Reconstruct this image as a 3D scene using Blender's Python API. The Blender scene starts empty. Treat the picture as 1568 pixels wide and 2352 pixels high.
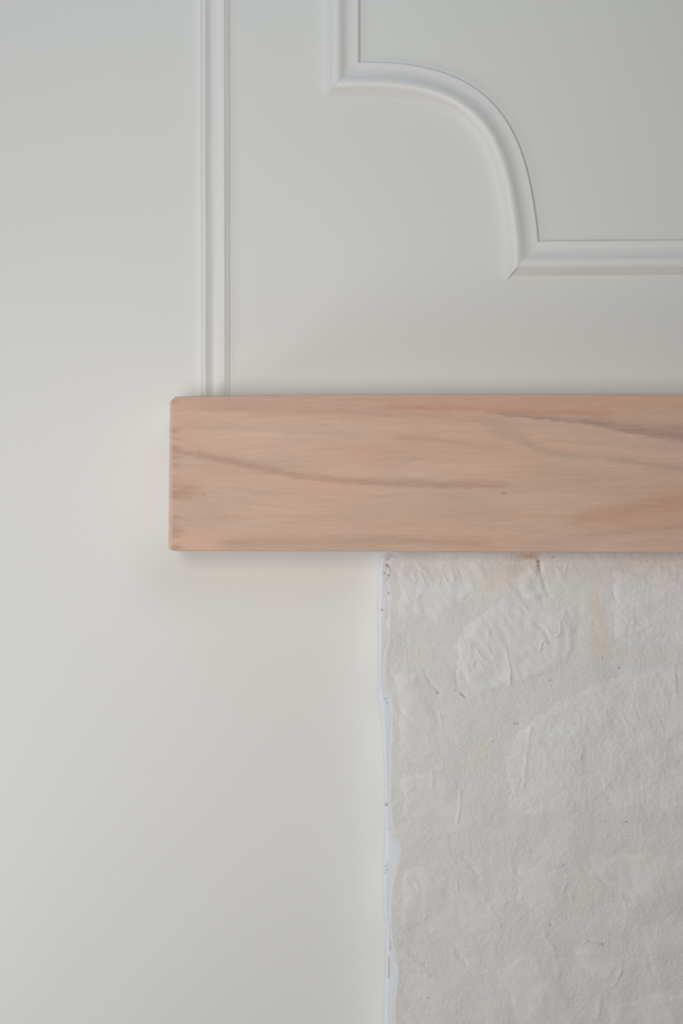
import bpy, bmesh, math
import numpy as np
from mathutils import Vector
C = bpy.context.scene.collection

# ---------------------------------------------------------------- camera
PW, PH = 1568, 2352
LENS, SH = 50.0, 36.0
CAM_Z = 1.35
D_WALL = 1.52                      # camera to wall
D_BEAM = 1.43                      # camera to front face of the beam
PROJ = 0.045                       # how far the stone pier stands off the wall
D_STONE = D_WALL - PROJ
S = lambda d: d * (SH / LENS) / PH  # metres per photo pixel on a plane at distance d
SW, SB, SS = S(D_WALL), S(D_BEAM), S(D_STONE)
cam_d = bpy.data.cameras.new('camera'); cam = bpy.data.objects.new('camera', cam_d); C.objects.link(cam)
cam.location = (0, -D_WALL, CAM_Z); cam.rotation_euler = (math.pi/2, 0, 0)
cam_d.sensor_fit = 'VERTICAL'; cam_d.sensor_height = SH; cam_d.sensor_width = 24; cam_d.lens = LENS
cam_d.clip_start = 0.05
cam_d.dof.use_dof = True; cam_d.dof.focus_distance = D_STONE + 0.01; cam_d.dof.aperture_fstop = 1.4
bpy.context.scene.camera = cam

# ---------------------------------------------------------------- light
w = bpy.data.worlds.new('world'); bpy.context.scene.world = w; w.use_nodes = True
bg = w.node_tree.nodes['Background']
bg.inputs['Color'].default_value = (0.93, 0.97, 1.0, 1); bg.inputs['Strength'].default_value = 0.34

def area(name, loc, target, size, power, color):
    l = bpy.data.lights.new(name, 'AREA'); l.shape = 'RECTANGLE'; l.size, l.size_y = size
    l.energy = power; l.color = color
    o = bpy.data.objects.new(name, l); C.objects.link(o); o.location = loc
    o.rotation_euler = (Vector(target) - Vector(loc)).to_track_quat('-Z', 'Y').to_euler()
    return o

bg.inputs['Strength'].default_value = 0.01
area('front_fill_light', (-0.25, -1.54, 1.2), (-0.2, 0, 1.25), (0.3, 0.3), 5.4, (1.0, 0.96, 0.95))  # unseen fill beside the camera, added so the wall dims towards its corners
area('upper_front_fill_light', (-0.35, -1.65, 1.5), (-0.2, 0, 1.25), (0.5, 0.5), 4.9, (0.96, 0.93, 1.0))  # unseen fill behind the camera, added to lift the strip above the shelf
area('upper_front_warm_fill', (-0.25, -1.54, 1.55), (-0.2, 0, 1.25), (0.3, 0.3), 2.4, (1.0, 0.78, 0.4))  # added warm fill near the camera, so brightness falls off outwards
area('high_fill_light', (0.5, -1.6, 2.3), (0, 0, 1.3), (0.8, 0.8), 4.6, (0.9, 1.0, 0.98))  # unseen fill from the upper right, strengthened to brighten the right panel
area('ceiling_light', (-0.3, -0.5, 2.5), (0, -0.05, 1.3), (0.7, 0.7), 1.8, (0.62, 0.8, 1.0))
area('low_window_light', (-0.9, -0.9, 0.12), (-0.1, 0, 1.3), (0.7, 0.7), 2.5, (0.62, 0.82, 1.0))
area('low_side_window_light', (-1.2, -0.5, 0.9), (0, 0, 1.4), (0.4, 0.4), 4.2, (0.97, 0.98, 1.0))

vs = bpy.context.scene.view_settings
vs.view_transform = 'Standard'; vs.look = 'None'; vs.gamma = 1; vs.use_curve_mapping = False
vs.exposure = -0.03

# ---------------------------------------------------------------- noise
_rng = np.random.RandomState(7); _perm = np.tile(_rng.permutation(512), 3)
_ang = _rng.rand(512) * 2 * np.pi
_gx, _gy = np.cos(_ang), np.sin(_ang)
def perlin(x, y, seed=0):
    x = np.asarray(x, float) + seed * 17.31; y = np.asarray(y, float) + seed * 9.77
    xi = np.floor(x).astype(int); yi = np.floor(y).astype(int); xf = x - xi; yf = y - yi
    u = xf*xf*xf*(xf*(xf*6-15)+10); v = yf*yf*yf*(yf*(yf*6-15)+10)
    def g(a, b, dx, dy):
        h = _perm[(_perm[a & 511] + b) & 511]
        return _gx[h]*dx + _gy[h]*dy
    n00 = g(xi, yi, xf, yf); n10 = g(xi+1, yi, xf-1, yf)
    n01 = g(xi, yi+1, xf, yf-1); n11 = g(xi+1, yi+1, xf-1, yf-1)
    return ((n00*(1-u)+n10*u)*(1-v) + (n01*(1-u)+n11*u)*v) * 1.4
def fbm(x, y, o=4, seed=0):
    r = 0; a = 1
    for i in range(o):
        r = r + a*perlin(x*2**i, y*2**i, seed+i*3); a *= 0.5
    return r
def sstep(a, b, x):
    t = np.clip((x-a)/(b-a), 0, 1); return t*t*(3-2*t)

# ---------------------------------------------------------------- helpers
def link(name, me, mat, parent=None):
    o = bpy.data.objects.new(name, me); C.objects.link(o)
    if mat: me.materials.append(mat)
    if parent: o.parent = parent
    return o
def np_mesh(name, V, Q, col=None, smooth=True):
    """V (n,3), Q (m,4) quads; col (n,3) per-point linear colour"""
    me = bpy.data.meshes.new(name)
    me.vertices.add(len(V)); me.vertices.foreach_set('co', np.ascontiguousarray(V, dtype=np.float32).ravel())
    me.loops.add(Q.size); me.loops.foreach_set('vertex_index', Q.astype(np.int32).ravel())
    me.polygons.add(len(Q)); me.polygons.foreach_set('loop_start', np.arange(0, Q.size, 4, dtype=np.int32))
    me.polygons.foreach_set('use_smooth', np.full(len(Q), smooth))
    if col is not None:
        a = me.color_attributes.new('tint', 'FLOAT_COLOR', 'POINT')
        a.data.foreach_set('color', np.concatenate([col, np.ones((len(col), 1))], 1).astype(np.float32).ravel())
    me.update(calc_edges=True); me.validate()
    return me
def grid_quads(nr, nc):
    i = np.arange(nr-1)[:, None]*nc + np.arange(nc-1)[None]
    return np.stack([i, i+1, i+nc+1, i+nc], -1).reshape(-1, 4)
def boundary(Q):
    e = np.concatenate([Q[:, [0, 1]], Q[:, [1, 2]], Q[:, [2, 3]], Q[:, [3, 0]]])
    k = e.min(1).astype(np.int64)*10**8 + e.max(1)
    _, inv, cnt = np.unique(k, return_inverse=True, return_counts=True)
    return e[cnt[inv] == 1]
def skirt(V, Q, col, yback):
    """close a sheet's rim back to the plane y = yback"""
    b = boundary(Q); ids = np.unique(b); m = np.full(len(V), -1); m[ids] = len(V)+np.arange(len(ids))
    V2 = V[ids].copy(); V2[:, 1] = yback
    Q2 = np.stack([b[:, 1], b[:, 0], m[b[:, 0]], m[b[:, 1]]], 1)
    return np.concatenate([V, V2]), np.concatenate([Q, Q2]), np.concatenate([col, col[ids]])

# ---------------------------------------------------------------- materials
def base_mat(name, rough, spec=0.35):
    m = bpy.data.materials.new(name); m.use_nodes = True
    b = m.node_tree.nodes['Principled BSDF']; b.inputs['Roughness'].default_value = rough
    b.inputs['Specular IOR Level'].default_value = spec
    return m, m.node_tree, b
def bump_noise(nt, b, layers):
    """layers: (scale xyz, strength) noise heights added and fed to one bump"""
    tc = nt.nodes.new('ShaderNodeTexCoord'); prev = None
    for sc, st, det in layers:
        mp = nt.nodes.new('ShaderNodeMapping'); mp.inputs['Scale'].default_value = sc
        nt.links.new(tc.outputs['Object'], mp.inputs['Vector'])
        n = nt.nodes.new('ShaderNodeTexNoise'); n.inputs['Scale'].default_value = 1; n.inputs['Detail'].default_value = det
        nt.links.new(mp.outputs[0], n.inputs['Vector'])
        mu = nt.nodes.new('ShaderNodeMath'); mu.operation = 'MULTIPLY'; mu.inputs[1].default_value = st
        nt.links.new(n.outputs['Fac'], mu.inputs[0]); cur = mu
        if prev:
            ad = nt.nodes.new('ShaderNodeMath'); ad.operation = 'ADD'
            nt.links.new(prev.outputs[0], ad.inputs[0]); nt.links.new(mu.outputs[0], ad.inputs[1]); cur = ad
        prev = cur
    bp = nt.nodes.new('ShaderNodeBump'); bp.inputs['Strength'].default_value = 1; bp.inputs['Distance'].default_value = 0.001
    nt.links.new(prev.outputs[0], bp.inputs['Height']); nt.links.new(bp.outputs[0], b.inputs['Normal'])

def paint(name, c1, c2, rough, layers):
    m, nt, b = base_mat(name, rough)
    tc = nt.nodes.new('ShaderNodeTexCoord')
    n = nt.nodes.new('ShaderNodeTexNoise'); n.inputs['Scale'].default_value = 2.2; n.inputs['Detail'].default_value = 2
    nt.links.new(tc.outputs['Object'], n.inputs['Vector'])
    r = nt.nodes.new('ShaderNodeValToRGB')
    r.color_ramp.elements[0].position = .3; r.color_ramp.elements[0].color = (*c1, 1)
    r.color_ramp.elements[1].position = .7; r.color_ramp.elements[1].color = (*c2, 1)
    nt.links.new(n.outputs['Fac'], r.inputs[0]); nt.links.new(r.outputs[0], b.inputs['Base Color'])
    bump_noise(nt, b, layers)
    return m
M_WALL = paint('wall_paint', (0.76, 0.775, 0.76), (0.775, 0.785, 0.77), 0.5,
               [((260, 260, 120), 0.10, 3), ((900, 900, 90), 0.025, 2), ((6, 6, 6), 1.2, 1)])
M_TRIM = paint('trim_paint', (0.80, 0.81, 0.805), (0.82, 0.825, 0.815), 0.38,
               [((160, 160, 60), 0.10, 2), ((30, 30, 30), 0.25, 1)])
def tint_mat(name, rough, spec, layers):
    m, nt, b = base_mat(name, rough, spec)
    a = nt.nodes.new('ShaderNodeAttribute'); a.attribute_name = 'tint'
    nt.links.new(a.outputs['Color'], b.inputs['Base Color'])
    bump_noise(nt, b, layers)
    return m
M_WOOD = tint_mat('planed_oak', 0.55, 0.25, [((60, 60, 900), 0.05, 2), ((15, 15, 300), 0.06, 2)])
M_STONE = tint_mat('limewash_on_stone', 0.62, 0.3, [((700, 700, 700), 0.22, 3), ((220, 220, 220), 0.25, 2)])
M_MORTAR = tint_mat('limewash_on_mortar', 0.7, 0.25, [((900, 900, 900), 0.55, 3), ((350, 350, 350), 0.5, 2)])
def floor_mat():
    m, nt, b = base_mat('oak_floor', 0.5)
    tc = nt.nodes.new('ShaderNodeTexCoord'); mp = nt.nodes.new('ShaderNodeMapping'); mp.inputs['Scale'].default_value = (2, 30, 1)
    n = nt.nodes.new('ShaderNodeTexNoise'); n.inputs['Scale'].default_value = 2; n.inputs['Detail'].default_value = 5
    r = nt.nodes.new('ShaderNodeValToRGB')
    r.color_ramp.elements[0].color = (0.46, 0.34, 0.23, 1); r.color_ramp.elements[1].color = (0.62, 0.48, 0.34, 1)
    nt.links.new(tc.outputs['Object'], mp.inputs[0]); nt.links.new(mp.outputs[0], n.inputs['Vector'])
    nt.links.new(n.outputs['Fac'], r.inputs[0]); nt.links.new(r.outputs[0], b.inputs['Base Color'])
    return m
M_FLOOR = floor_mat()

# ---------------------------------------------------------------- room shell
def box(name, lo, hi, mat):
    bm = bmesh.new(); bmesh.ops.create_cube(bm, size=1)
    for v in bm.verts:
        v.co = Vector([(lo[k]+hi[k])/2 + v.co[k]*(hi[k]-lo[k]) for k in range(3)])
    me = bpy.data.meshes.new(name); bm.to_mesh(me); bm.free()
    o = link(name, me, mat); o['kind'] = 'structure'
    return o
RIGHT = 1.15
wall = box('wall_back', (-2.4, 0, 0), (2.4, 0.12, 2.7), M_WALL)
wall['label'] = 'smooth off-white painted plaster wall behind the mantel shelf'
box('floor', (-2.4, -3.2, -0.05), (2.4, 0.12, 0), M_FLOOR)

def wx(px): return (px-784)*SW
def wz(py): return CAM_Z + (1176-py)*SW

# ---------------------------------------------------------------- mouldings
def smooth_profile(ctrl, n=6):
    """Catmull-Rom through ctrl; a 'corner' point (third value 1) stays sharp"""
    out = []; P = [np.array(c[:2], float) for c in ctrl]; K = [len(c) > 2 for c in ctrl]
    for i in range(len(P)-1):
        p1, p2 = P[i], P[i+1]
        p0 = P[i-1] if i > 0 and not K[i] else p1 - (p2-p1)*0.5
        p3 = P[i+2] if i+2 < len(P) and not K[i+1] else p2 + (p2-p1)*0.5
        k = 1 if (K[i] and K[i+1]) else n
        for j in range(k):
            t = j/k
            out.append(0.5*((2*p1)+(-p0+p2)*t+(2*p0-5*p1+4*p2-p3)*t*t+(-p0+3*p1-3*p2+p3)*t**3))
    out.append(P[-1]); return np.array(out)
def sweep(path, nrm, prof, mat, name, parent=None, cuts=(), wob=0.0):
    """path (n,2) in wall pixels = outer edge (profile u = W); nrm points towards u = 0"""
    W = prof[:, 0].max(); n, m = len(path), len(prof)
    bm = bmesh.new(); rows = []
    for i in range(n):
        row = []
        for j in range(m):
            wv = wob*float(perlin(i*0.045, j*0.12, 5))
            p = path[i] + nrm[i]*(W-prof[j, 0])
            row.append(bm.verts.new((wx(p[0]), -(prof[j, 1]+(wv if prof[j, 1] > 3 else 0))*SW + 0.0, wz(p[1]))))
        rows.append(row)
    for i in range(n-1):
        for j in range(m-1):
            bm.faces.new((rows[i][j], rows[i][j+1], rows[i+1][j+1], rows[i+1][j])).smooth = True
        bm.faces.new((rows[i][m-1], rows[i][0], rows[i+1][0], rows[i+1][m-1]))
    bm.faces.new(rows[0][::-1]); bm.faces.new(rows[-1])
    for a, bb, keep in cuts:      # mitre line through pixel points a-b, keep the side holding pixel point `keep`
        a = np.array(a, float); bb = np.array(bb, float); d = bb-a; nn = np.array([-d[1], d[0]]); nn /= np.hypot(*nn)
        if np.dot(np.array(keep)-a, nn) < 0: nn = -nn
        a = a + nn*0.14
        co = Vector((wx(a[0]), 0, wz(a[1]))); no = Vector((nn[0], 0, -nn[1]))
        r = bmesh.ops.bisect_plane(bm, geom=bm.verts[:]+bm.edges[:]+bm.faces[:], plane_co=co, plane_no=no, clear_inner=True)
        ed = [e for e in r['geom_cut'] if isinstance(e, bmesh.types.BMEdge)]
        bmesh.ops.contextual_create(bm, geom=ed)
    bmesh.ops.recalc_face_normals(bm, faces=bm.faces[:])
    for e in bm.edges:
        if len(e.link_faces) == 2 and e.calc_face_angle(0) > math.radians(38): e.smooth = False
    me = bpy.data.meshes.new(name); bm.to_mesh(me); bm.free()
    return link(name, me, mat, parent)

# vertical strip beside the panel
TP = smooth_profile([(0, 0, 1), (1, 5, 1), (5, 11.5), (9, 13.5), (13, 13), (19, 8.5), (27, 5), (36, 4.5), (47, 7), (55.5, 11.5, 1),
                     (58, 9), (66, 5, 1), (67, 0, 1)], 5)
ys = np.arange(-860, 906, 12.0)
beam_top_y = 1176 - (1176-905)*SB/SW
ys = np.append(ys[ys < beam_top_y-1], beam_top_y)
path = np.stack([527 + 1.5*np.clip(ys, 0, 905)/905, ys], 1)
strip = sweep(path, np.tile([-1.0, 0.0], (len(ys), 1)), TP, M_TRIM, 'trim_1', wob=0.5)
strip['kind'] = 'structure'; strip['label'] = 'straight white vertical moulding strip ending on top of the mantel shelf'

# panel frame moulding with scooped corner
PP = smooth_profile([(0, 0, 1), (9.5, 11.5, 1), (10.3, 10.8, 1), (11.2, 12.5, 1), (16, 18.5), (24, 21.5), (33, 19.5), (43, 14.2), (53, 10.8), (63, 9.5), (74, 9, 1),
                     (75.5, 6), (80, 0, 1)], 5)
frame = bpy.data.objects.new('trim_2', None); C.objects.link(frame); frame['kind'] = 'structure'
frame.location = (0, 0, 0)
frame['label'] = 'white wall panel moulding with a scooped lower left corner'
# straight upright
yy = np.arange(-860, 260, 12.0); pth = np.stack([np.full(len(yy), 828.0), yy], 1)
sweep(pth, np.tile([-1.0, 0.0], (len(yy), 1)), PP, M_TRIM, 'straight_moulding', frame,
      cuts=[((828, 142), (749, 220.5), (790, 0))], wob=0.35)
# scooped corner: smooth curve through points read along the outer edge
K = np.array([(790, 141.5), (828, 140.5), (862, 140), (900, 143), (964, 152), (1022, 167), (1079, 191), (1118, 222), (1155, 261), (1181, 306), (1200, 350),
              (1213, 393), (1222, 430), (1230, 472), (1235, 514), (1238.5, 551), (1241, 600)], float)
sd = np.concatenate([[0], np.cumsum(np.hypot(*np.diff(K, axis=0).T))]); sd /= sd[-1]
fx, fy = np.polyfit(sd, K[:, 0], 6), np.polyfit(sd, K[:, 1], 6)
t = np.linspace(0, 1, 110); arc = np.stack([np.polyval(fx, t), np.polyval(fy, t)], 1)
tan = np.gradient(arc, axis=0); tan /= np.hypot(*tan.T)[:, None]
# carry on straight past both ends, then mitre
pre = arc[0] - tan[0]*np.array([[70.], [35.]]); post = arc[-1] + tan[-1]*np.array([[30.], [70.]])
arc = np.concatenate([pre, arc, post]); tan = np.concatenate([np.tile(tan[0], (2, 1)), tan, np.tile(tan[-1], (2, 1))])
nr = np.stack([-tan[:, 1], tan[:, 0]], 1)
sweep(arc, nr, PP, M_TRIM, 'curved_moulding', frame,
      cuts=[((828, 142), (749, 220.5), (900, 180)), ((1238.5, 550.5), (1168.5, 637), (1150, 450))], wob=0.35)
# lower rail
xx = np.arange(1120, 3300, 14.0); yb = 550.5 - 2.0*np.clip((xx-1238)/330, 0, 1)
pth = np.stack([xx, yb], 1)
sweep(pth, np.tile([0.0, 1.0], (len(xx), 1)), PP*np.array([1.035, 1.0]), M_TRIM, 'straight_moulding', frame,
      cuts=[((1238.5, 550.5), (1168.5, 637), (1500, 590))], wob=0.5)

# ---------------------------------------------------------------- mantel beam
def lin(r, g, b):
    c = np.array([r, g, b])/255.; return np.where(c <= .04045, c/12.92, ((c+.055)/1.055)**2.4)
def streak(x, y, pts, width, soft=0.5):
    """0..1 mask of a drawn grain line; width may change along it; sharp below, soft above"""
    P = np.array(pts, float); yc = np.interp(x, P[:, 0], P[:, 1]); wd = np.interp(x, P[:, 0], width)*1.35
    e = np.minimum(sstep(P[0, 0]-25, P[0, 0]+40, x), 1-sstep(P[-1, 0]-60, P[-1, 0]+20, x))
    d = y - yc - 4.0*perlin(x/30, y/5, 31)
    return e*np.where(d > 0, np.exp(-(d/(wd*soft))**2), np.exp(-(d/wd)**2))
def wood_colour(x, y):
    yo = y + 16*perlin(x/420, y/130, 2) + 5*perlin(x/120, y/60, 3)
    slope = 0.035*(x-390)*sstep(880, 1180, y)*0.0
    band = fbm(x/700, yo/42, 3, 4)                   # broad growth bands
    fib = perlin(x/70, yo/3.2, 6)*0.6 + perlin(x/32, yo/1.9, 8)*0.4 + perlin(x/160, yo/7, 9)*0.8
    blot = fbm(x/260, y/90, 3, 12)
    L = 1.0 + 0.035*band + 0.075*fib + 0.035*blot + 0.03*perlin(x/24+y/9, (y-x*.05)/5, 18)
    base = np.stack([np.full_like(x, v) for v in lin(212, 182, 163)], -1)
    warm = lin(220, 179, 153); grey = lin(203, 176, 160); dark = lin(184, 148, 133); red = lin(199, 152, 130)
    k = np.clip(0.35+0.9*perlin(x/330, yo/55, 14)+0.5*np.exp(-((x-980)/330)**2-((y-1020)/90)**2), 0, 1)[..., None]
    c = base*(1-k*0.55) + warm*k*0.55
    k = np.clip(0.9*perlin(x/240, y/48, 16)-0.05, 0, 1)[..., None]; c = c*(1-k)+grey*k
    c = c*(L[..., None])
    def mix(mask, colour, amt):
        nonlocal c
        m = np.clip(mask*amt*(1.15+.6*perlin(x/60, y/3, 44)), 0, 1)[..., None]; c = c*(1-m) + colour*m
    mix(streak(x, y, [(395, 1036), (440, 1044), (520, 1060), (600, 1077), (690, 1096), (780, 1106), (950, 1114), (1180, 1117)], [5, 7, 9, 10, 9, 8, 9, 7]), dark, .55)
    mix(streak(x, y, [(395, 975), (500, 982), (700, 992), (850, 1003)], [14, 10, 8, 8], 0.5), grey, .55)
    mix(streak(x, y, [(880, 935), (1080, 940), (1180, 947), (1300, 948), (1420, 955)], [6, 8, 8, 7, 9]), red, .6)
    mix(streak(x, y, [(1120, 950), (1250, 962), (1350, 972), (1430, 986), (1500, 998), (1600, 1012), (1750, 1022)], [4, 6, 9, 14, 18, 24, 26], 0.3), lin(176, 148, 137), .75)
    mix(streak(x, y, [(1120, 985), (1190, 1005), (1230, 1032), (1290, 1045), (1400, 1055), (1568, 1078), (1700, 1090)], [12, 13, 10, 6, 7, 8, 8], 0.6), grey*0.9, .6)
    mix(streak(x, y, [(900, 1008), (1000, 1011), (1060, 1018), (1105, 1030)], [6, 6, 5, 4]), dark, .35)
    mix(streak(x, y, [(1300, 1195), (1400, 1180), (1568, 1150), (1750, 1120)], [8, 16, 22, 24], 1.2), red, .5)
    mix(streak(x, y, [(1330, 1232), (1480, 1215), (1650, 1200)], [5, 7, 8], 1.0), dark, .3)
    mix(streak(x, y, [(395, 918), (700, 921), (1100, 916), (1568, 920), (1700, 920)], [10, 12, 12, 14, 14], 1.5), red, .28)
    mix(streak(x, y, [(440, 935), (900, 950), (1100, 962), (1200, 975)], [7, 10, 10, 6], 1.0), dark, .28)
    mix(streak(x, y, [(760, 1190), (1000, 1165), (1150, 1150)], [18, 24, 16], 1.2), grey, .45)
    mix(streak(x, y, [(500, 1250), (900, 1240), (1150, 1252)], [12, 10, 8], 1.0), lin(186, 150, 128), .4)
    mix(streak(x, y, [(470, 1186), (540, 1188), (620, 1193)], [4, 5, 4], 1.0), dark, .2)
    # darker patch and rough saw marks at the cut end
    mix(np.exp(-((x-428)/42)**2-((y-1128)/22)**2)*(0.65+0.7*np.clip(perlin(x/25, y/4, 40)+.3, 0, 1)), lin(184, 150, 124), .6)
    mix(np.exp(-((x-468)/4)**2-((y-1137)/3)**2), lin(170, 130, 108), .5)
    mix(np.exp(-((x-1157)/7)**2-((y-1133)/2.2)**2), lin(140, 105, 85), .6)
    mix(np.exp(-((x-458)/3)**2-((y-1038)/6)**2), lin(170, 145, 132), .5)
    mix((1-sstep(396, 426, x+16*perlin(x/200, y/14, 41)))*np.clip(perlin(x/300, y/13, 42)*1.3+.25, 0, 1), lin(172, 141, 124), .55)
    mix((1-sstep(392, 398, x)), lin(222, 188, 170), .7)
    return np.clip(c, 0, 1)
def build_beam():
    # rows down the face (fraction t), columns along it; the far right part is coarser
    tt = np.unique(np.concatenate([np.linspace(0, .03, 8), np.linspace(.03, .97, 235), np.linspace(.97, 1, 8)]))
    xr = 784 + RIGHT/SB
    ss = np.concatenate([388+np.linspace(0, 14, 15)[:-1], np.arange(402, 1660, 1.7), np.arange(1662, xr, 8), [xr]])
    Sx, T = np.meshgrid(ss, tt)
    top = 904.5 + 6.5*np.exp(-(Sx-388)/260) + 1.2*sstep(1100, 1568, Sx); bot = 1265.5 + 4.0*sstep(500, 1500, Sx)
    top = top + .5*perlin(Sx/60, 0*Sx, 21); bot = bot + .5*perlin(Sx/50, 0*Sx, 22)
    y = top + (bot-top)*T
    xl = 390 - 4*T
    xl = xl + np.clip(12-(y-top)*1.05, 0, 12) + 13*np.clip(1-(bot-y)/6, 0, 1)**2 + .5*perlin(y/25, 0*y, 23)
    x = Sx + (xl-388)*np.clip(1-(Sx-388)/60, 0, 1)
    de = np.minimum(np.minimum(y-top, bot-y)*1.3, (x-xl))      # distance to the arris
    drop = 2.6*np.clip(1-de/3.2, 0, 1)**2 + 2.2*np.clip(1-(x-xl)/8.5, 0, 1)
    V = np.stack([(x-784)*SB, -(D_WALL-D_BEAM) + drop*SB + 0.00012*perlin(x/45, y/2.5, 25) + .0004*perlin(x/500, y/140, 26),
                  CAM_Z+(1176-y)*SB], -1)
    nr_, nc_ = x.shape
    V = V.reshape(-1, 3); Q = grid_quads(nr_, nc_)[:, ::-1]; col = wood_colour(x, y).reshape(-1, 3)
    V, Q, col = skirt(V, Q, col, 0.0)
    me = np_mesh('mantel_shelf', V, Q, col)
    # crease the hard rims
    bm = bmesh.new(); bm.from_mesh(me); bmesh.ops.recalc_face_normals(bm, faces=bm.faces[:])
    for e in bm.edges:
        if len(e.link_faces) == 2 and e.calc_face_angle(0) > math.radians(35): e.smooth = False
    bm.to_mesh(me); bm.free()
    o = link('mantel_shelf', me, M_WOOD)
    o['label'] = 'thick pinkish brown planed oak mantel shelf fixed across the white wall above the stone pier'
    o['category'] = 'mantel'
build_beam()

# ---------------------------------------------------------------- stone pier
FRONT = np.array([(1255, 908), (1272, 905), (1288, 893), (1302, 887), (1322, 885), (1350, 889), (1368, 892), (1430, 891), (1470, 888), (1495, 881), (1540, 878), (1570, 880), (1600, 892),
                  (1625, 898), (1660, 896), (1730, 892), (1823, 892), (1880, 895), (1917, 902), (1950, 914), (1975, 910), (2000, 904), (2046, 896), (2090, 892), (2128, 892),
                  (2187, 902), (2222, 909), (2257, 908), (2290, 905), (2316, 902), (2360, 903), (2500, 899), (4400, 899)], float)
CONT = np.array([(1255, 896), (1285, 880), (1320, 875), (1410, 873), (1480, 873), (1530, 875), (1600, 873), (1640, 879), (1700, 884), (1800, 889), (1924, 890), (1999, 887), (2058, 885), (2128, 888),
                 (2175, 893), (2274, 890), (2352, 887), (4400, 887)], float)
def poly(c, pts): return [(820+a*0.477, (1230 if c == 5 else 1660)+b*0.477) for a, b in pts]
STONES = [
 poly(5, [(160, 90), (700, 90), (690, 190), (600, 290), (480, 370), (390, 440), (290, 430), (160, 440)]),
 poly(5, [(610, 340), (720, 270), (850, 330), (930, 345), (1020, 330), (1060, 420), (1085, 560), (1000, 650), (860, 725), (640, 790), (535, 775), (475, 650), (440, 520), (500, 430)]),
 poly(5, [(760, 170), (820, 130), (868, 130), (898, 300), (880, 325), (780, 300), (730, 240)]),
 poly(5, [(905, 100), (1070, 90), (1095, 200), (1080, 310), (1010, 315), (935, 325), (900, 240)]),
 poly(5, [(1210, 160), (1400, 110), (1700, 100), (1720, 560), (1500, 550), (1300, 565), (1215, 530), (1195, 350)]),
 poly(5, [(160, 650), (310, 640), (370, 760), (415, 900), (420, 1050), (330, 1130), (190, 1090), (170, 850)]),
 poly(5, [(1120, 690), (1300, 640), (1568, 610), (1800, 610), (1830, 1380), (1500, 1360), (1100, 1350), (860, 1390), (700, 1340), (690, 1000), (840, 850)]),
 poly(6, [(175, 250), (350, 200), (470, 240), (503, 330), (480, 470), (350, 510), (190, 480)]),
 poly(6, [(200, 690), (300, 670), (440, 700), (560, 770), (640, 880), (700, 1000), (610, 1060), (450, 1080), (260, 1030), (180, 1000), (180, 850)]),
 poly(6, [(745, 660), (870, 650), (960, 690), (1060, 760), (1030, 870), (960, 965), (900, 970), (830, 930), (735, 865), (730, 750)]),
 poly(6, [(1320, 950), (1600, 890), (1900, 900), (1900, 1130), (1400, 1140), (1310, 1080), (1290, 1000)]),
 poly(6, [(1000, 1070), (1110, 1050), (1200, 1080), (1280, 1140), (1275, 1200), (1230, 1270), (1120, 1260), (1040, 1180)]),
 poly(6, [(640, 1160), (780, 1100), (900, 1100), (980, 1240), (1095, 1380), (1060, 1560), (760, 1570), (700, 1330), (620, 1230)]),
 poly(6, [(200, 1190), (240, 1160), (400, 1200), (490, 1300), (420, 1390), (210, 1370)]),
 poly(6, [(1180, 1330), (1568, 1250), (1850, 1260), (1850, 1650), (1180, 1640)]),
 poly(6, [(1090, 620), (1300, 590), (1568, 620), (1850, 640), (1850, 850), (1320, 890), (1200, 820), (1090, 710)]),
 poly(6, [(200, 1440), (420, 1450), (640, 1480), (660, 1700), (210, 1690)]),
]
# further courses outside the frame, so that the pier goes on
rs = np.random.RandomState(3)
for (cx, cy, rx, ry) in [(1790, 1420, 130, 110), (2060, 1400, 110, 105), (1800, 1720, 120, 170), (2080, 1650, 130, 120), (2330, 1500, 110, 170), (2350, 1850, 110, 140), (2080, 1930, 130, 130), (1830, 2040, 100, 110),
                         (1790, 2320, 130, 120), (2090, 2240, 140, 140), (2360, 2200, 110, 170), (1010, 2560, 100, 80), (1270, 2570, 120, 90), (1560, 2600, 130, 90), (1850, 2580, 120, 90), (2200, 2560, 160, 120)]:
    a = np.linspace(0, 2*math.pi, 11)[:-1]; q = 1/np.maximum(np.abs(np.cos(a)), np.abs(np.sin(a)))**.6
    STONES.append([(cx+rx*q[i]*math.cos(a[i])*rs.uniform(.85, 1.0), cy+ry*q[i]*math.sin(a[i])*rs.uniform(.85, 1.0)) for i in range(10)])

def poly_sd(x, y, P):
    """signed distance, positive inside"""
    P = np.array(P); d = np.full(x.shape, 1e9); ins = np.zeros(x.shape, bool)
    for i in range(len(P)):
        a, b = P[i], P[(i+1) % len(P)]; e = b-a
        t = np.clip(((x-a[0])*e[0]+(y-a[1])*e[1])/(e@e), 0, 1)
        d = np.minimum(d, np.hypot(x-a[0]-t*e[0], y-a[1]-t*e[1]))
        c = ((a[1] > y) != (b[1] > y)) & (x < (b[0]-a[0])*(y-a[1])/(b[1]-a[1]+1e-9)+a[0]); ins ^= c
    return np.where(ins, d, -d)
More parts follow.
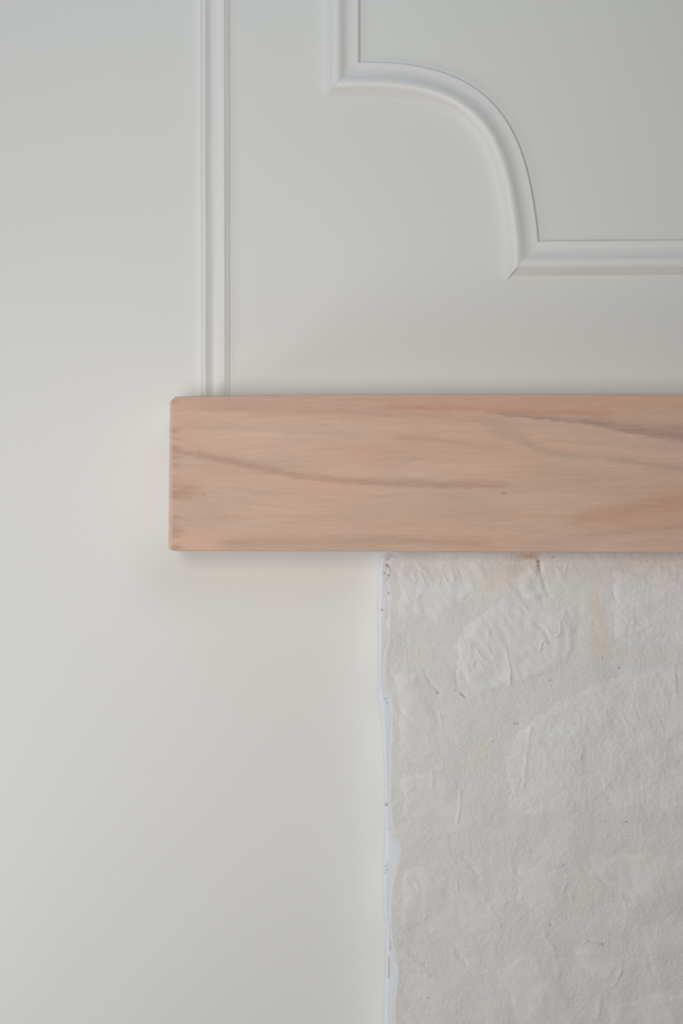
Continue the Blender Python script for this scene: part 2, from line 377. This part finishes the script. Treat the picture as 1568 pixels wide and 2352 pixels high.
# tool marks, creases (negative) and ridges seen on the face: points, width px, height px
RIDGES = [([(1237, 1280), (1240, 1310), (1252, 1350), (1262, 1368)], 5, -5), ([(1212, 1372), (1240, 1382)], 4, 3), ([(1232, 1433), (1250, 1445), (1262, 1478)], 4, -3), ([(1167, 1345), (1190, 1372), (1212, 1405)], 5, 3),
 ([(1122, 1450), (1120, 1490), (1135, 1512)], 4, 3.2), ([(1078, 1480), (1082, 1508)], 4, 2.5), ([(1057, 1480), (1062, 1510)], 4, 2.2), ([(1172, 1545), (1170, 1575)], 3, 2.2), ([(1045, 1540), (1050, 1575), (1068, 1600)], 4, -3),
 ([(1070, 1600), (1130, 1606)], 3, -2.5), ([(948, 1318), (955, 1335)], 3, 2.5), ([(965, 1315), (975, 1338)], 3, 2.5), ([(920, 1335), (980, 1345)], 3, 1.8), ([(1040, 1325), (1045, 1350)], 5, 2.2), ([(1010, 1330), (1005, 1348)], 4, 2),
 ([(930, 1555), (950, 1585), (965, 1610)], 3, 2), ([(895, 1545), (905, 1560)], 3, -2.5), ([(912, 1620), (925, 1640), (945, 1655)], 4, -3), ([(975, 1540), (990, 1570), (1010, 1590)], 4, -2.5), ([(1010, 1640), (1015, 1665)], 3, 2),
 ([(1218, 1672), (1214, 1700), (1208, 1745), (1202, 1805)], 3.5, 2.6), ([(1058, 1815), (1056, 1850), (1050, 1890)], 3.5, 2.4), ([(992, 1770), (994, 1810)], 4, 2), ([(1230, 1965), (1258, 1980), (1290, 1986)], 4, 2.5),
 ([(1172, 1980), (1178, 2005), (1200, 2025)], 4, 2.5), ([(1060, 1965), (1085, 1992), (1100, 2015)], 6, -3), ([(1110, 2060), (1130, 2090), (1150, 2130)], 4, 2.2), ([(1165, 2075), (1210, 2095), (1265, 2122)], 4, -3),
 ([(1430, 2205), (1424, 2235), (1408, 2265)], 3.5, 3.0), ([(1310, 2055), (1316, 2075)], 3.5, 2.4), ([(1250, 2145), (1275, 2190), (1285, 2240)], 6, 2.5), ([(1380, 2290), (1372, 2340)], 5, 2.2), ([(1490, 2200), (1500, 2240)], 6, -3),
 ([(1050, 2190), (1070, 2215)], 6, -3.5), ([(920, 2180), (950, 2210), (985, 2240)], 5, 2.4), ([(930, 2170), (975, 2215)], 5, -2.5), ([(1150, 2265), (1190, 2290)], 5, 2), ([(1220, 2300), (1260, 2325)], 3, -1.8),
 ([(1410, 1315), (1440, 1318), (1470, 1325)], 4, 2.4), ([(1408, 1365), (1418, 1385)], 3, -2.2), ([(1548, 1530), (1552, 1600)], 4, 2.2), ([(1330, 1400), (1325, 1480)], 7, -2.5), ([(1195, 1405), (1215, 1430)], 4, 2.2),
 ([(1340, 2000), (1430, 2040), (1450, 2070)], 5, -2), ([(1425, 2055), (1440, 2085)], 4, 2)]
def under(x, y):      # slow undulation shared by mortar and stones, in pixels of height
    h = 5.0*fbm(x/260, y/260, 2, 50) + 2.0*perlin(x/75, y/75, 52)
    wob = 3*perlin(x/14, y/14, 58); brk = .65+.7*perlin(x/25, y/25, 59)
    for pts, wd, hh in RIDGES:
        P = np.array(pts, float); lo = P.min(0)-30; hi = P.max(0)+30
        m = (x > lo[0]) & (x < hi[0]) & (y > lo[1]) & (y < hi[1])
        if not m.any(): continue
        xm, ym = x[m], y[m]; d = np.full(xm.shape, 1e9)
        for p, q in zip(P[:-1], P[1:]):
            e = q-p; t = np.clip(((xm-p[0])*e[0]+(ym-p[1])*e[1])/(e@e), 0, 1); d = np.minimum(d, np.hypot(xm-p[0]-t*e[0], ym-p[1]-t*e[1]))
        d = np.abs(d+wob[m]*.5); h[m] = h[m] + .75*hh*np.clip(brk[m], 0, 1.3)*np.exp(-(d/wd)**2)
    return h
def rough_mortar(x, y):
    return 0.7*perlin(x/26, y/26, 54) + 0.4*perlin(x/10, y/10, 55) + 0.5*perlin(x/4.4, y/4.4, 56)*(0.7+0.6*perlin(x/80, y/80, 57))
def rough_stone(x, y, sd, k):
    ang = [0.9, 1.1, 0.6, 1.2, 0.1, 0.9, 1.0][k % 7]
    u = x*math.cos(ang)+y*math.sin(ang); v = -x*math.sin(ang)+y*math.cos(ang)
    g = 1-np.abs(perlin(u/75, v/32, 60+sd)); chip = np.clip((g-.90)/.1, 0, 1)**1.5     # thin tool ridges
    keep = sstep(0.0, .45, perlin(x/60, y/60, 63+sd))
    amt = 1.0 if k in (0, 1, 2, 3) else 0.45
    peel = 0.6 if k in (4, 6) else 0.22
    return amt*(2.6*chip*keep + 1.5*perlin(u/30, v/18, 64+sd)) + peel*perlin(x/9, y/9, 65) + 0.9*perlin(x/38, y/28, 66+sd) + .22*perlin(x/4.5, y/4.5, 67)

SPECKS = [(889, 1299, 3.2), (892, 1304, 2.2), (895, 1311, 2), (883, 1318, 2), (892, 1322, 2.5), (889, 1330, 1.5), (877, 1407, 2.2), (892, 1362, 2), (885, 1613, 2), (888, 1622, 2.2), (1004, 1591, 2.2),
          (1422, 1534, 2.0), (1181, 1661, 2.0), (1187, 1663, 2.0), (1131, 1703, 1.8), (886, 1866, 2.8), (888, 1869, 2), (1438, 1888, 2.2), (1390, 1887, 1.6), (1103, 1787, 1.4), (1120, 1292, 1.6), (1270, 1279, 1.8),
          (1262, 1562, 1.8), (1383, 1511, 1.5), (1386, 1555, 1.3), (893, 1924, 1.6), (1263, 2124, 2), (1382, 2168, 2), (1349, 2162, 1.4), (984, 2292, 2), (966, 2296, 1.5), (1060, 1596, 1.2), (1045, 1586, 1.8),
          (1241, 2072, 1.2), (1085, 1989, 1.3), (1236, 1290, 3.5), (1236, 1300, 2.5), (1238, 1308, 2), (886, 2012, 1.5), (889, 2020, 1.5), (1359, 1365, 1.2)]
LINES = [([(895, 2180), (896, 2195), (895, 2210)], 1.1, .55), ([(893, 2228), (893, 2262), (892, 2275)], 1.3, .65), ([(888, 2000), (886, 2030)], .9, .35),
         ([(1055, 1593), (1068, 1602)], 1.1, .6), ([(1354, 2162), (1370, 2167), (1388, 2172)], 1.0, .3), ([(1236, 1285), (1240, 1320), (1250, 1350)], 3.0, .18)]
def limewash(x, y, mortar):
    a = lin(228, 228, 229); b = lin(228, 226, 223)
    k = np.clip(0.5+0.8*fbm(x/300, y/300, 2, 70), 0, 1)[..., None]
    c = a*(1-k)+lin(227, 229, 231)*k
    if mortar: c = c*.8+b*.2
    c = c*(1+0.02*perlin(x/60, y/40, 71))[..., None]
    def mix(m, colour, amt):
        nonlocal c
        m = np.clip(m*amt, 0, 1)[..., None]; c = c*(1-m)+np.array(colour)*m
    # sandy patches where the wash is thin
    for (cx, cy, rx, ry, amt) in [(1372, 1475, 22, 45, .8), (1365, 1390, 16, 60, .55), (1182, 1305, 40, 25, .55), (1215, 1279, 30, 8, .8), (950, 1510, 40, 25, .4), (1130, 1340, 45, 30, .35),
                                  (1100, 1720, 25, 45, .55), (1460, 1508, 70, 12, .45), (1060, 1765, 30, 30, .3), (1105, 2310, 25, 14, .4), (1490, 1990, 130, 60, .25), (1330, 2060, 60, 60, .25), (1500, 1290, 70, 10, .35)]:
        mix(np.exp(-((x-cx)/rx)**2-((y-cy)/ry)**2), lin(233, 221, 205), amt*.85)
    mix(np.exp(-((x-1213)/26)**2-((y-1278)/7)**2), lin(205, 170, 145), .7)
    if mortar: mix(np.clip(perlin(x/3.4, y/3.4, 73)*1.5-.45, 0, 1), lin(195, 188, 180), .2)
    n = 1.2*perlin(x/3, y/3, 75)
    for (cx, cy, r) in SPECKS: mix(np.exp(-((np.hypot((x-cx)*1.0, y-cy)+n)/r)**2), lin(95, 84, 76), .75)
    for pts, wd, amt in LINES:
        P = np.array(pts, float); d = np.full(x.shape, 1e9)
        for p, q in zip(P[:-1], P[1:]):
            e = q-p; t = np.clip(((x-p[0])*e[0]+(y-p[1])*e[1])/(e@e), 0, 1); d = np.minimum(d, np.hypot(x-p[0]-t*e[0], y-p[1]-t*e[1]))
        mix(np.exp(-((d+.5*n)/wd)**2), lin(90, 78, 68), amt)
    return np.clip(c, 0, 1)

R = 7.0     # rounding of the front arris, px
def surf(x, y, h):
    """front-plane photo pixel (x, y) and height h (px) -> world point on the pier, wrapping round its left arris"""
    xf = np.interp(y, FRONT[:, 0], FRONT[:, 1]) + 1.2*perlin(y/16, 0*y, 80) + .6*perlin(y/6, 0*y, 81)
    s = x - xf
    dep = PROJ/SS - R*(1-np.sqrt(np.clip(1-(np.clip(R-s, 0, R)/R)**2, 0, 1)))
    fade = np.clip((s+2)/R, 0.15, 1)
    return (x-784)*SS, -(dep + h*fade)*SS, CAM_Z+(1176-y)*SS, xf
def build_pier():
    root = bpy.data.objects.new('stone_pier', None); C.objects.link(root)
    ytop = 1176 + (CAM_Z-(CAM_Z+(1176-1267.0)*SB))/SS          # underside of the beam
    ybot = 1176 + CAM_Z/SS
    xr = 784 + RIGHT*0.93/SS
    root.location = (wx(885)+.02, -PROJ/2, 0)
    inv = Vector(root.location)
    ry = np.concatenate([np.arange(ytop, 2380, 2.0), np.arange(2384, 2700, 7.0), np.arange(2710, ybot, 40.0), [ybot]])
    cs = np.concatenate([np.linspace(0, 1, 10)**1.2*R, R+np.arange(2, 700, 2.0), R+np.arange(704, xr-895, 7)])
    Yg, Cg = np.meshgrid(ry, cs, indexing='ij')
    xf0 = np.interp(Yg, FRONT[:, 0], FRONT[:, 1]) + 1.2*perlin(Yg/16, 0*Yg, 80) + .6*perlin(Yg/6, 0*Yg, 81)
    x = xf0 + Cg
    h = under(x, Yg) + rough_mortar(x, Yg)
    X, Y, Z, xf = surf(x, Yg, h)
    # side face: from the wall contact forward to the arris
    ns = 22; f = np.linspace(0, 1, ns+1)[:-1]
    xc = (np.interp(ry, CONT[:, 0], CONT[:, 1]) + .8*perlin(ry/20, 0*ry, 83) - 784)*SW
    z0, x0, y0 = Z[:, 0], X[:, 0], Y[:, 0]
    bulge = .0012*perlin(ry[:, None]/60, f[None]*3, 84) + .0006*perlin(ry[:, None]/12, f[None]*9, 85)
    Xs = xc[:, None] + (x0-xc)[:, None]*f[None]**.8 + bulge*np.sin(math.pi*f)[None] - (.003*np.exp(-f/.03))[None]
    Ys = -0.0008 + (y0+0.0008)[:, None]*f[None]**1.1; Zs = np.repeat(z0[:, None], ns, 1)
    Xa = np.concatenate([Xs, X], 1); Ya = np.concatenate([Ys, Y], 1); Za = np.concatenate([Zs, Z], 1)
    colF = limewash(x, Yg, True)
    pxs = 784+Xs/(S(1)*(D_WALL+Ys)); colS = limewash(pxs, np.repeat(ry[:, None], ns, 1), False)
    colS = np.clip(colS/lin(232, 229, 227)*lin(238, 239, 241), 0, 1)       # side whitened in colour to stand in for light from the left
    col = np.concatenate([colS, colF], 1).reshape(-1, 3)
    V = np.stack([Xa, Ya, Za], -1).reshape(-1, 3) - np.array(inv); Q = grid_quads(*Xa.shape)[:, ::-1]
    V, Q, col = skirt(V, Q, col, -0.0006 - inv.y)
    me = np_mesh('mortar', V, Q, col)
    bm = bmesh.new(); bm.from_mesh(me)      # close the back
    bmesh.ops.holes_fill(bm, edges=[e for e in bm.edges if e.is_boundary], sides=0)
    bmesh.ops.recalc_face_normals(bm, faces=bm.faces[:]); bm.to_mesh(me); bm.free()
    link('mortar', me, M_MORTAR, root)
    for k, P in enumerate(STONES):
        P = np.array(P); x0_, x1_ = P[:, 0].min()-14, P[:, 0].max()+14; y0_, y1_ = max(P[:, 1].min()-14, ytop), P[:, 1].max()+14
        y1_ = min(y1_, ybot-2)
        st = 2.0 if (x0_ < 1568 and y0_ < 2352) else 6.0
        gx = np.arange(x0_, x1_, st); gy = np.arange(y0_, y1_, st); gx = np.append(gx[:-1], x1_); 
        Xp, Yp = np.meshgrid(gx, gy)
        wx_ = Xp + 9*perlin(Xp/42, Yp/42, 90) + 3*perlin(Xp/13, Yp/13, 91); wy_ = Yp + 9*perlin(Xp/42, Yp/42, 92) + 3*perlin(Xp/13, Yp/13, 93)
        sd = poly_sd(wx_, wy_, P)
        xfr = np.interp(Yp, FRONT[:, 0], FRONT[:, 1])
        sd = np.minimum(sd, (Xp-xfr-5)*.9)
        amp = [3.6, 5.0, 6.0, 2.5, 4.5, 4.5, 4.0][k] if k < 7 else 3.6
        rise = sstep(-8, 32, sd); amp *= .95
        hp = under(Xp, Yp) - 2.3 + amp*rise + rise*rough_stone(Xp, Yp, k, k) + (1-rise)*rough_mortar(Xp, Yp)*.35
        if k == 2: hp += 5*np.exp(-((Xp-1225)/16)**2-((Yp-1372)/10)**2)
        a, b, c, _ = surf(Xp, Yp, hp)
        keep = (sd > -9); idx = grid_quads(*Xp.shape)[:, ::-1]; kf = keep.ravel()[idx].all(1); Q = idx[kf]
        used = np.unique(Q); mp = np.full(Xp.size, -1); mp[used] = np.arange(len(used))
        V = (np.stack([a, b, c], -1).reshape(-1, 3)-np.array(inv))[used]; cc = limewash(Xp, Yp, False).reshape(-1, 3)[used]; Q = mp[Q]
        V, Q, cc = skirt(V, Q, cc, -PROJ+.02-inv.y)
        link('stone', np_mesh('stone', V, Q, cc), M_STONE, root)
    root['label'] = 'rough whitewashed stone chimney pier standing under the right part of the mantel shelf'
    root['category'] = 'pier'
build_pier()
